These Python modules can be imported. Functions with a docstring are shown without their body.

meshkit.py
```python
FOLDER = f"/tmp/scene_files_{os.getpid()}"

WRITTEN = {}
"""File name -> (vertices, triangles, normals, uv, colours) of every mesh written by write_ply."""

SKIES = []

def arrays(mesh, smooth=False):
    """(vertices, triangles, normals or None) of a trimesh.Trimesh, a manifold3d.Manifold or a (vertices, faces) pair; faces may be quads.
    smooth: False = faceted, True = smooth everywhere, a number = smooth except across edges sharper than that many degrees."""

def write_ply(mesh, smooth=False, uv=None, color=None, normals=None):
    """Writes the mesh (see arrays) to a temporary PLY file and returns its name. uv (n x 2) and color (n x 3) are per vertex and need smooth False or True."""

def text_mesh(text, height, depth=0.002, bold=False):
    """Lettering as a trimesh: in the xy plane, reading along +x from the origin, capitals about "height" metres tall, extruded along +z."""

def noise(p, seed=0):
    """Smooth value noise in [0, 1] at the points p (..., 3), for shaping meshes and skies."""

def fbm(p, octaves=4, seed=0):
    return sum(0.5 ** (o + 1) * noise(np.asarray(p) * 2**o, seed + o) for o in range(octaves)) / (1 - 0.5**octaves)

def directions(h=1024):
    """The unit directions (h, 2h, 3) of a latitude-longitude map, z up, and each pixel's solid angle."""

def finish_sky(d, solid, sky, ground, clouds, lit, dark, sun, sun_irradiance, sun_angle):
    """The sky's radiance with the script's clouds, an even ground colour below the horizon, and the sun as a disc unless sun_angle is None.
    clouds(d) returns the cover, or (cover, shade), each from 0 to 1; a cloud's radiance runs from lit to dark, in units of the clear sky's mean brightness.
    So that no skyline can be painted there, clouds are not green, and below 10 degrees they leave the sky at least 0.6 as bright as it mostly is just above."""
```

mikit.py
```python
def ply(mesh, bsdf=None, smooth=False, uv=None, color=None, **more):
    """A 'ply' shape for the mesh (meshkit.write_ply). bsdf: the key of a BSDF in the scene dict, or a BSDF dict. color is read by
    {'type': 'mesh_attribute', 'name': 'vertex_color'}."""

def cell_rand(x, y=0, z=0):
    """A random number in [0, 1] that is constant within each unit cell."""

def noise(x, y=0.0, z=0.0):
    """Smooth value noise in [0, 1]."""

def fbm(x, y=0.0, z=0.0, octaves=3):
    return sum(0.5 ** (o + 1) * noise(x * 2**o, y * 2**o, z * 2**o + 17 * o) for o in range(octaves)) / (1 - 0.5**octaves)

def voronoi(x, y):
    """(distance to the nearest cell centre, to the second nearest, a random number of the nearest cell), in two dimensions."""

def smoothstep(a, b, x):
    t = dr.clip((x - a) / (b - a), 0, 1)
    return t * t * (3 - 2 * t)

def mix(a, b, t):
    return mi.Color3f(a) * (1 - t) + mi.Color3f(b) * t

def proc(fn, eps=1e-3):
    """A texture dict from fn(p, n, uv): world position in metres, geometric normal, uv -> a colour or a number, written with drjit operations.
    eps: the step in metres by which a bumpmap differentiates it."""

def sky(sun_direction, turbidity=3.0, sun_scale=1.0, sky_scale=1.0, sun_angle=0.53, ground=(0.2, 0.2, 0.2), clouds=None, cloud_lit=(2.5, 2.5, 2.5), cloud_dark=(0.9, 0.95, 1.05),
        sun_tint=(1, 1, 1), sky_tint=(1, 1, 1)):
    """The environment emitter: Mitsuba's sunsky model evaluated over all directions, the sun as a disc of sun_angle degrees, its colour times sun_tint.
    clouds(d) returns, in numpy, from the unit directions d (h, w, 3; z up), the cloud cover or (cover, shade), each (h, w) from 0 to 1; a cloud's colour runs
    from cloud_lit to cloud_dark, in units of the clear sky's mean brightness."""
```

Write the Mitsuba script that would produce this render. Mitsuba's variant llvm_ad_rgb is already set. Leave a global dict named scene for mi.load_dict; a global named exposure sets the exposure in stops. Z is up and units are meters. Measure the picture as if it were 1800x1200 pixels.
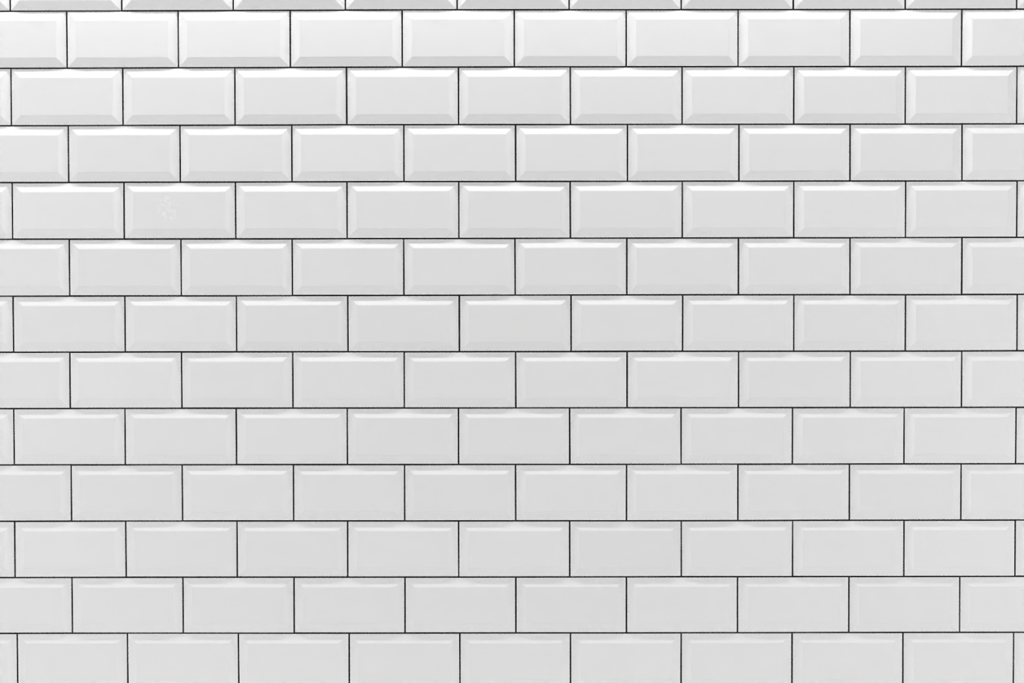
import math, random
import numpy as np, trimesh
from shapely.geometry import Polygon
import mitsuba as mi
import drjit as dr
import mikit

T = mi.ScalarTransform4f
scene, labels = {}, {}
Z0 = 0.72                                   # height of level joint 6 (the middle of the tiling) above the floor
FACE = 0.0030                               # how far a tile's flat face stands proud of its edge
PX, PZ = 0.15208, 0.07708                   # bond of the tiling: tile + joint

# ---------------------------------------------------------------- camera, lights, exposure
exposure = -0.20
O, F, UP = np.array([-0.0024953, -1.940513, Z0 - 0.0213932]), np.array([-0.00076295, 0.99976431, -0.02169665]), [0.00190939, 0.02169807, 0.99976275]
scene['camera'] = {'type': 'perspective', 'fov_axis': 'x', 'fov': math.degrees(2 * math.atan(900 / 2500)), 'near_clip': 0.05, 'far_clip': 50.0,
                   'to_world': T().look_at(origin=O.tolist(), target=(O + F).tolist(), up=UP)}
LAMP = dict(a=(-1.03, -0.047, Z0 + 0.72), b=(0.70, -0.042, Z0 + 0.76), half=0.007, flap=0.05, glow=188.0)    # linear wall lamp above the tiling, shaded towards the room
ROOM = dict(x=1.3, y=-3.6, top=2.5)
# unseen glowing panels added as fill light: wall, middle along the wall, middle height, width, height, glow of the sheet, label
FILL_PANELS = [('front', 0.0, 0.40, 2.30, 0.68, 4.6, 'wide low glowing fill panel added to the dark wall facing the tiles'),
           ('left', -0.85, 0.70, 1.00, 1.28, 1.75, 'glowing fill panel added to the wall left of the tiles'),
           ('right', -0.85, 0.70, 1.00, 1.28, 1.88, 'glowing fill panel added to the wall right of the tiles')]

# ---------------------------------------------------------------- materials
def noise_bump(p, n, uv):
    return mikit.noise(p.x * 38, p.y * 38, p.z * 38) + 0.30 * mikit.noise(p.x * 150, p.y * 150 + 3, p.z * 150)

def glazed(v, rough=0.45):
    return {'type': 'principled', 'base_color': {'type': 'rgb', 'value': [v, v, v]}, 'roughness': rough, 'specular': 0.35}

def bumped(inner):
    return {'type': 'bumpmap', 'arbitrary': mikit.proc(noise_bump, eps=8e-4), 'scale': 0.00004, 'nested': inner}

GLAZES = ['glaze_white', 'glaze_white_cool', 'glaze_white_soft']
for key, v in zip(GLAZES, (0.860, 0.850, 0.868)):
    scene[key] = bumped(glazed(v))

def plain(key, v, rough=None):
    scene[key] = {'type': 'twosided', 'nested': {'type': 'diffuse', 'reflectance': {'type': 'rgb', 'value': [v, v, v]}}}
plain('plaster', 0.50); plain('pale_floor', 0.80); plain('ceiling_paint', 0.75); plain('slate_paint', 0.25); plain('charcoal_paint', 0.04)

def grout_colour(p, n, uv):
    return mi.Color3f(0.016 + 0.022 * mikit.noise(p.x * 60, p.y * 60, p.z * 60))
scene['charcoal_grout'] = {'type': 'diffuse', 'reflectance': mikit.proc(grout_colour)}
scene['lamp_metal'] = {'type': 'twosided', 'nested': {'type': 'diffuse', 'reflectance': {'type': 'rgb', 'value': [0.02] * 3}}}
scene['lamp_trim'] = {'type': 'twosided', 'nested': {'type': 'diffuse', 'reflectance': {'type': 'rgb', 'value': [0.7] * 3}}}

def smudged(p, n, uv):                      # a whitish dried splash on one tile
    d = dr.sqrt(dr.square(p.x + 0.4715) + dr.square((p.z - Z0 - 0.1195) * 0.75))
    s = mikit.smoothstep(0.58, 0.72, mikit.noise(p.x * 420, (p.z - Z0) * 420 + 400, 2)) * mikit.smoothstep(0.021, 0.006, d)
    return mikit.mix((0.86, 0.86, 0.86), (0.93, 0.93, 0.93), s)
scene['glaze_smudged'] = bumped({**glazed(0.86), 'base_color': mikit.proc(smudged)})
scene['fill_sheet_white'] = {'type': 'twosided', 'nested': {'type': 'diffuse', 'reflectance': {'type': 'rgb', 'value': [0.6] * 3}}}  # sheet of the added fill panels

# ---------------------------------------------------------------- helpers
def box(x0, x1, y0, y1, z0, z1):
    m = trimesh.creation.box(extents=(x1 - x0, y1 - y0, z1 - z0)); m.apply_translation(((x0 + x1) / 2, (y0 + y1) / 2, (z0 + z1) / 2))
    return m

used = {}
def numbered(key):
    n = used.get(key, 0); used[key] = n + 1
    return key if n == 0 else f'{key}_{n:03d}'

def struct(key, mesh, bsdf, label, category):
    scene[key] = mikit.ply(mesh, bsdf)
    labels[key] = {'label': label, 'category': category, 'kind': 'structure'}

# ---------------------------------------------------------------- the room
X, Y, TOP = ROOM['x'], ROOM['y'], ROOM['top']
struct('wall_back', box(-X, X, 0.008, 0.16, 0, TOP), 'charcoal_paint', 'wall clad in white bevelled brick tiles laid in running bond with thin dark joints', 'wall')
struct('floor', box(-X - .1, X + .1, Y - .1, 0.16, -0.1, 0), 'pale_floor', 'pale floor of the room in front of the tiled wall', 'floor')
struct('ceiling', box(-X - .1, X + .1, Y - .1, 0.16, TOP, TOP + 0.1), 'ceiling_paint', 'white ceiling of the room above the tiled wall', 'ceiling')
struct('wall_left', box(-X - .1, -X, Y, 0.16, 0, TOP), 'plaster', 'plain white wall left of the tiled wall', 'wall')
struct('wall_right', box(X, X + .1, Y, 0.16, 0, TOP), 'plaster', 'plain white wall right of the tiled wall', 'wall')
struct('wall_front', box(-X - .1, X + .1, Y - .1, Y, 0, TOP), 'slate_paint', 'dark slate painted wall facing the tiled wall', 'wall')

def fill_panel(k, wall, mid, z, w, h, light, label):
    """An added fill light: frame and glowing sheet, built facing +y and turned to its wall."""
    turn, at = {'front': (0, (mid, Y, z)), 'left': (-90, (-X, mid, z)), 'right': (90, (X, mid, z))}[wall]
    M = trimesh.transformations.rotation_matrix(math.radians(turn), (0, 0, 1)); M[:3, 3] = at
    t = 0.035
    bars = [box(-w / 2 - t, w / 2 + t, 0, 0.03, s * (h + t) / 2 - t / 2, s * (h + t) / 2 + t / 2) for s in (-1, 1)]
    bars += [box(s * (w + t) / 2 - t / 2, s * (w + t) / 2 + t / 2, 0, 0.03, -h / 2, h / 2) for s in (-1, 1)]
    frame = trimesh.util.concatenate(bars)
    glow_sheet = trimesh.Trimesh([[-w / 2, .006, -h / 2], [w / 2, .006, -h / 2], [w / 2, .006, h / 2], [-w / 2, .006, h / 2]], [[0, 2, 1], [0, 3, 2]])
    frame.apply_transform(M); glow_sheet.apply_transform(M)
    key = f'fill_panel_{k}'
    struct(key, frame, 'plaster', label, 'fill_panel')
    scene[key + '__glow_sheet'] = mikit.ply(glow_sheet, 'fill_sheet_white', emitter={'type': 'area', 'radiance': {'type': 'rgb', 'value': [light] * 3}})  # glow added to brighten the tiles from out of view
for k, args in enumerate(FILL_PANELS): fill_panel(k + 1, *args)

# ---------------------------------------------------------------- the tiling: how far each joint strays from the regular bond
JOINT_X = {  # row -> offsets (mm) of its upright joints from the regular bond, left to right
    0: [-0.19, -0.81, -1.44, -1.32, -1.6, -1.51, -1.44, -1.39, -1.5, -2.49],
    1: [0.27, -0.43, -0.22, -0.27, -0.02, -0.09, -0.18, -0.6, -0.73],
    2: [-0.2, -0.22, 0.12, -0.09, -0.0, -0.09, -0.2, -0.32, -0.85, -1.4],
    3: [1.09, 0.96, 1.04, 1.5, 1.39, 1.43, 1.06, 0.28, 0.42],
    4: [0.1, 0.11, -0.05, -0.23, -0.04, -0.25, 0.14, 0.04, 0.01, -0.5],
    5: [1.06, 1.27, 0.85, 0.79, 0.49, 0.63, 0.67, 0.78, 1.03],
    6: [-0.21, 0.3, 0.4, 0.25, 0.31, 0.6, 0.78, 0.41, 0.41, 0.78],
    7: [0.5, 0.98, 0.81, 0.78, 0.97, 0.99, 1.14, 1.44, 1.4],
    8: [-0.75, -0.76, -0.78, -1.21, -1.27, -1.35, -1.21, -1.17, -0.67, -0.04],
    9: [0.95, 0.83, 0.78, 0.86, 0.53, 0.34, 0.37, 0.77, 1.38],
    10: [-1.05, -0.95, -0.72, -1.28, -1.46, -1.51, -0.95, -0.57, -0.28, -0.17],
    11: [0.79, 0.78, 0.9, 0.85, 0.63, 0.16, 0.21, 0.72, 0.35],
    12: [1.03, 0.21, 0.31, 0.01, -0.16, -0.66, -1.01, -1.0, -1.0, -1.64],
}
JOINT_Z = {  # level joint -> offsets (mm) at four places along the wall, left to right
    1: [0.87, 1.68, 1.19, 0.86],
    2: [0.83, 1.43, 1.1, 0.78],
    3: [0.05, 0.5, 0.19, -0.13],
    4: [0.06, 0.37, 0.06, -0.25],
    5: [0.01, -0.06, -0.05, -0.11],
    6: [-0.41, -0.31, -0.21, -0.65],
    7: [0.2, -0.07, -0.2, -0.47],
    8: [0.3, 0.19, -0.24, -0.5],
    9: [0.26, -0.23, -0.49, -0.67],
    10: [0.09, -0.55, -0.79, -0.65],
    11: [-0.06, -0.45, -0.69, -0.92],
    12: [0.13, -0.49, -0.71, -0.78],
}
# Rows run from the top (row 0) to the bottom (row 12); above, below and at both sides the bond goes on past the frame.
ROWS, MORE = range(-1, 15), 4
ZX = (-0.528, -0.179, 0.171, 0.520)

def joint_z(j, x):
    a, b = (0.86, -0.75)
    offs = JOINT_Z.get(j) or [a if j < 1 else b] * 4
    return Z0 + (6 - j) * PZ + 0.001 * float(np.interp(x, ZX, offs))

def joint_xs(r):
    offs = JOINT_X.get(r) or [0.4 if r % 2 else -0.4] * (9 if r % 2 else 10)
    first = -4 if r % 2 else -4.5
    xs = [(k + first) * PX + 0.001 * o for k, o in enumerate(offs)]
    for _ in range(MORE): xs = [xs[0] - PX] + xs + [xs[-1] + PX]
    return [xs[0] - PX / 2] + xs + [xs[-1] + PX / 2] if r % 2 else xs       # every other row ends in half tiles at the side walls

PROFILE = [(0.0, -0.9), (0.0, -0.12), (0.22, 0.06), (10.9, 2.66), (11.5, 2.81), (12.1, 2.92), (12.9, 3.0)]    # mm in from the edge, mm up
def tile_mesh(c):
    """A bevelled tile from its four corners (x, z): lower left, lower right, upper right, upper left."""
    rings, inward = [], np.array([[1, 1], [-1, 1], [-1, -1], [1, -1]], float)
    for i, h in PROFILE:
        q = c + inward * i * 0.001
        rings.append(np.column_stack([q[:, 0], np.full(4, -h * 0.001), q[:, 1]]))
    v, f = np.vstack(rings), []
    for k in range(len(rings) - 1):
        for a in range(4):
            b = (a + 1) % 4
            f += [[4 * k + a, 4 * k + b, 4 * k + 4 + b], [4 * k + a, 4 * k + 4 + b, 4 * k + 4 + a]]
    n = 4 * (len(rings) - 1)
    f += [[n, n + 1, n + 2], [n, n + 2, n + 3], [0, 2, 1], [0, 3, 2]]
    return v, np.array(f)

rng = random.Random(7)
allx, allz = [], []
for r in ROWS:
    xs = joint_xs(r)
    for k in range(len(xs) - 1):
        g = lambda: 0.00104 + rng.uniform(-0.00016, 0.00016)      # half a joint
        x0, x1 = xs[k], xs[k + 1]
        zb0, zb1, zt0, zt1 = joint_z(r + 1, x0), joint_z(r + 1, x1), joint_z(r, x0), joint_z(r, x1)
        c = np.array([[x0 + g(), zb0 + g()], [x1 - g(), zb1 + g()], [x1 - g(), zt1 - g()], [x0 + g(), zt0 - g()]])
        v, f = tile_mesh(c)
        ax, az = rng.gauss(0, 0.07), rng.gauss(0, 0.07)
        m = c.mean(0)
        v[:, 1] += (v[:, 0] - m[0]) * math.tan(math.radians(ax)) + (v[:, 2] - m[1]) * math.tan(math.radians(az))
        v[:4, 1] = 0.0012
        key = numbered('wall_back__tile')
        glaze = GLAZES[rng.choice((0, 0, 0, 1, 2))]
        if r == 4 and abs((x0 + x1) / 2 + 0.454) < 0.02:
            glaze, labels[key] = 'glaze_smudged', {'label': 'white tile with a faint speckled splash mark'}
        scene[key] = mikit.ply((v, f), glaze)
        allx += [c[:, 0].min(), c[:, 0].max()]; allz += [c[:, 1].min(), c[:, 1].max()]
scene['wall_back__grout'] = mikit.ply(box(min(allx), max(allx), 0.0009, 0.008, min(allz), max(allz)), 'charcoal_grout')
labels['wall_back__grout'] = {'label': 'charcoal grout in the joints'}

# ---------------------------------------------------------------- the linear lamp on the wall above the tiling
a, b = np.array(LAMP['a']), np.array(LAMP['b'])
w, flap = LAMP['half'], LAMP['flap']
u = (b - a) / np.linalg.norm(b - a); out = np.array([0, -1.0, 0]); out -= u * (out @ u); out /= np.linalg.norm(out); up = np.cross(out, u)
up *= np.sign(up[2])
def along(outline, s0, s1):
    """A bar between s0 and s1 (metres along the lamp) from its outline (out from the wall, up)."""
    o = np.array(outline, float); n = len(o)
    ends = [a + u * s + o[:, :1] * out + o[:, 1:] * up for s in (s0, s1)]
    m = trimesh.creation.extrude_polygon(Polygon(o), height=s1 - s0)
    M = np.eye(4); M[:3, 0], M[:3, 1], M[:3, 2], M[:3, 3] = out, up, np.cross(out, up), a + u * (s0 if np.cross(out, up) @ u > 0 else s1)
    m.apply_transform(M)
    return m
span = float(np.linalg.norm(b - a))
labels['linear_lamp'] = {'label': 'long slim black wall lamp on two brackets above the tiles, shining down on them', 'category': 'lamp'}
channel = [(-w - .003, .014), (w + .003, .014), (w + .003, -flap), (w + .001, -flap), (w + .001, .002), (-w - .001, .002), (-w - .001, -.016), (-w - .003, -.016)]
scene['linear_lamp__housing'] = mikit.ply(along(channel, 0, span), 'lamp_metal')
corners = [a + u * s + out * o - up * 0.001 for s, o in ((.001, -w), (span - .001, -w), (span - .001, w), (.001, w))]
strip = trimesh.Trimesh(corners, [[0, 1, 2], [0, 2, 3]])
if strip.face_normals[0][2] > 0: strip.invert()
scene['linear_lamp__diffuser'] = mikit.ply(strip, 'lamp_trim', emitter={'type': 'area', 'radiance': {'type': 'rgb', 'value': [LAMP['glow']] * 3}, 'sampling_weight': 1.3})
for s0, s1 in ((-.003, 0), (span, span + .003)):
    scene[numbered('linear_lamp__end_cap')] = mikit.ply(along([(-w - .003, -.016), (w + .003, -flap), (w + .003, .014), (-w - .003, .014)], s0, s1), 'lamp_metal')
for s in (0.25, span - 0.25):
    q = a + u * s + up * 0.016
    scene[numbered('linear_lamp__bracket')] = mikit.ply(trimesh.util.concatenate([box(q[0] - .006, q[0] + .006, q[1] - w, 0.004, q[2] - .002, q[2] + .004), box(q[0] - .015, q[0] + .015, 0.004, 0.0079, q[2] - .03, q[2] + .03)]), 'lamp_metal')
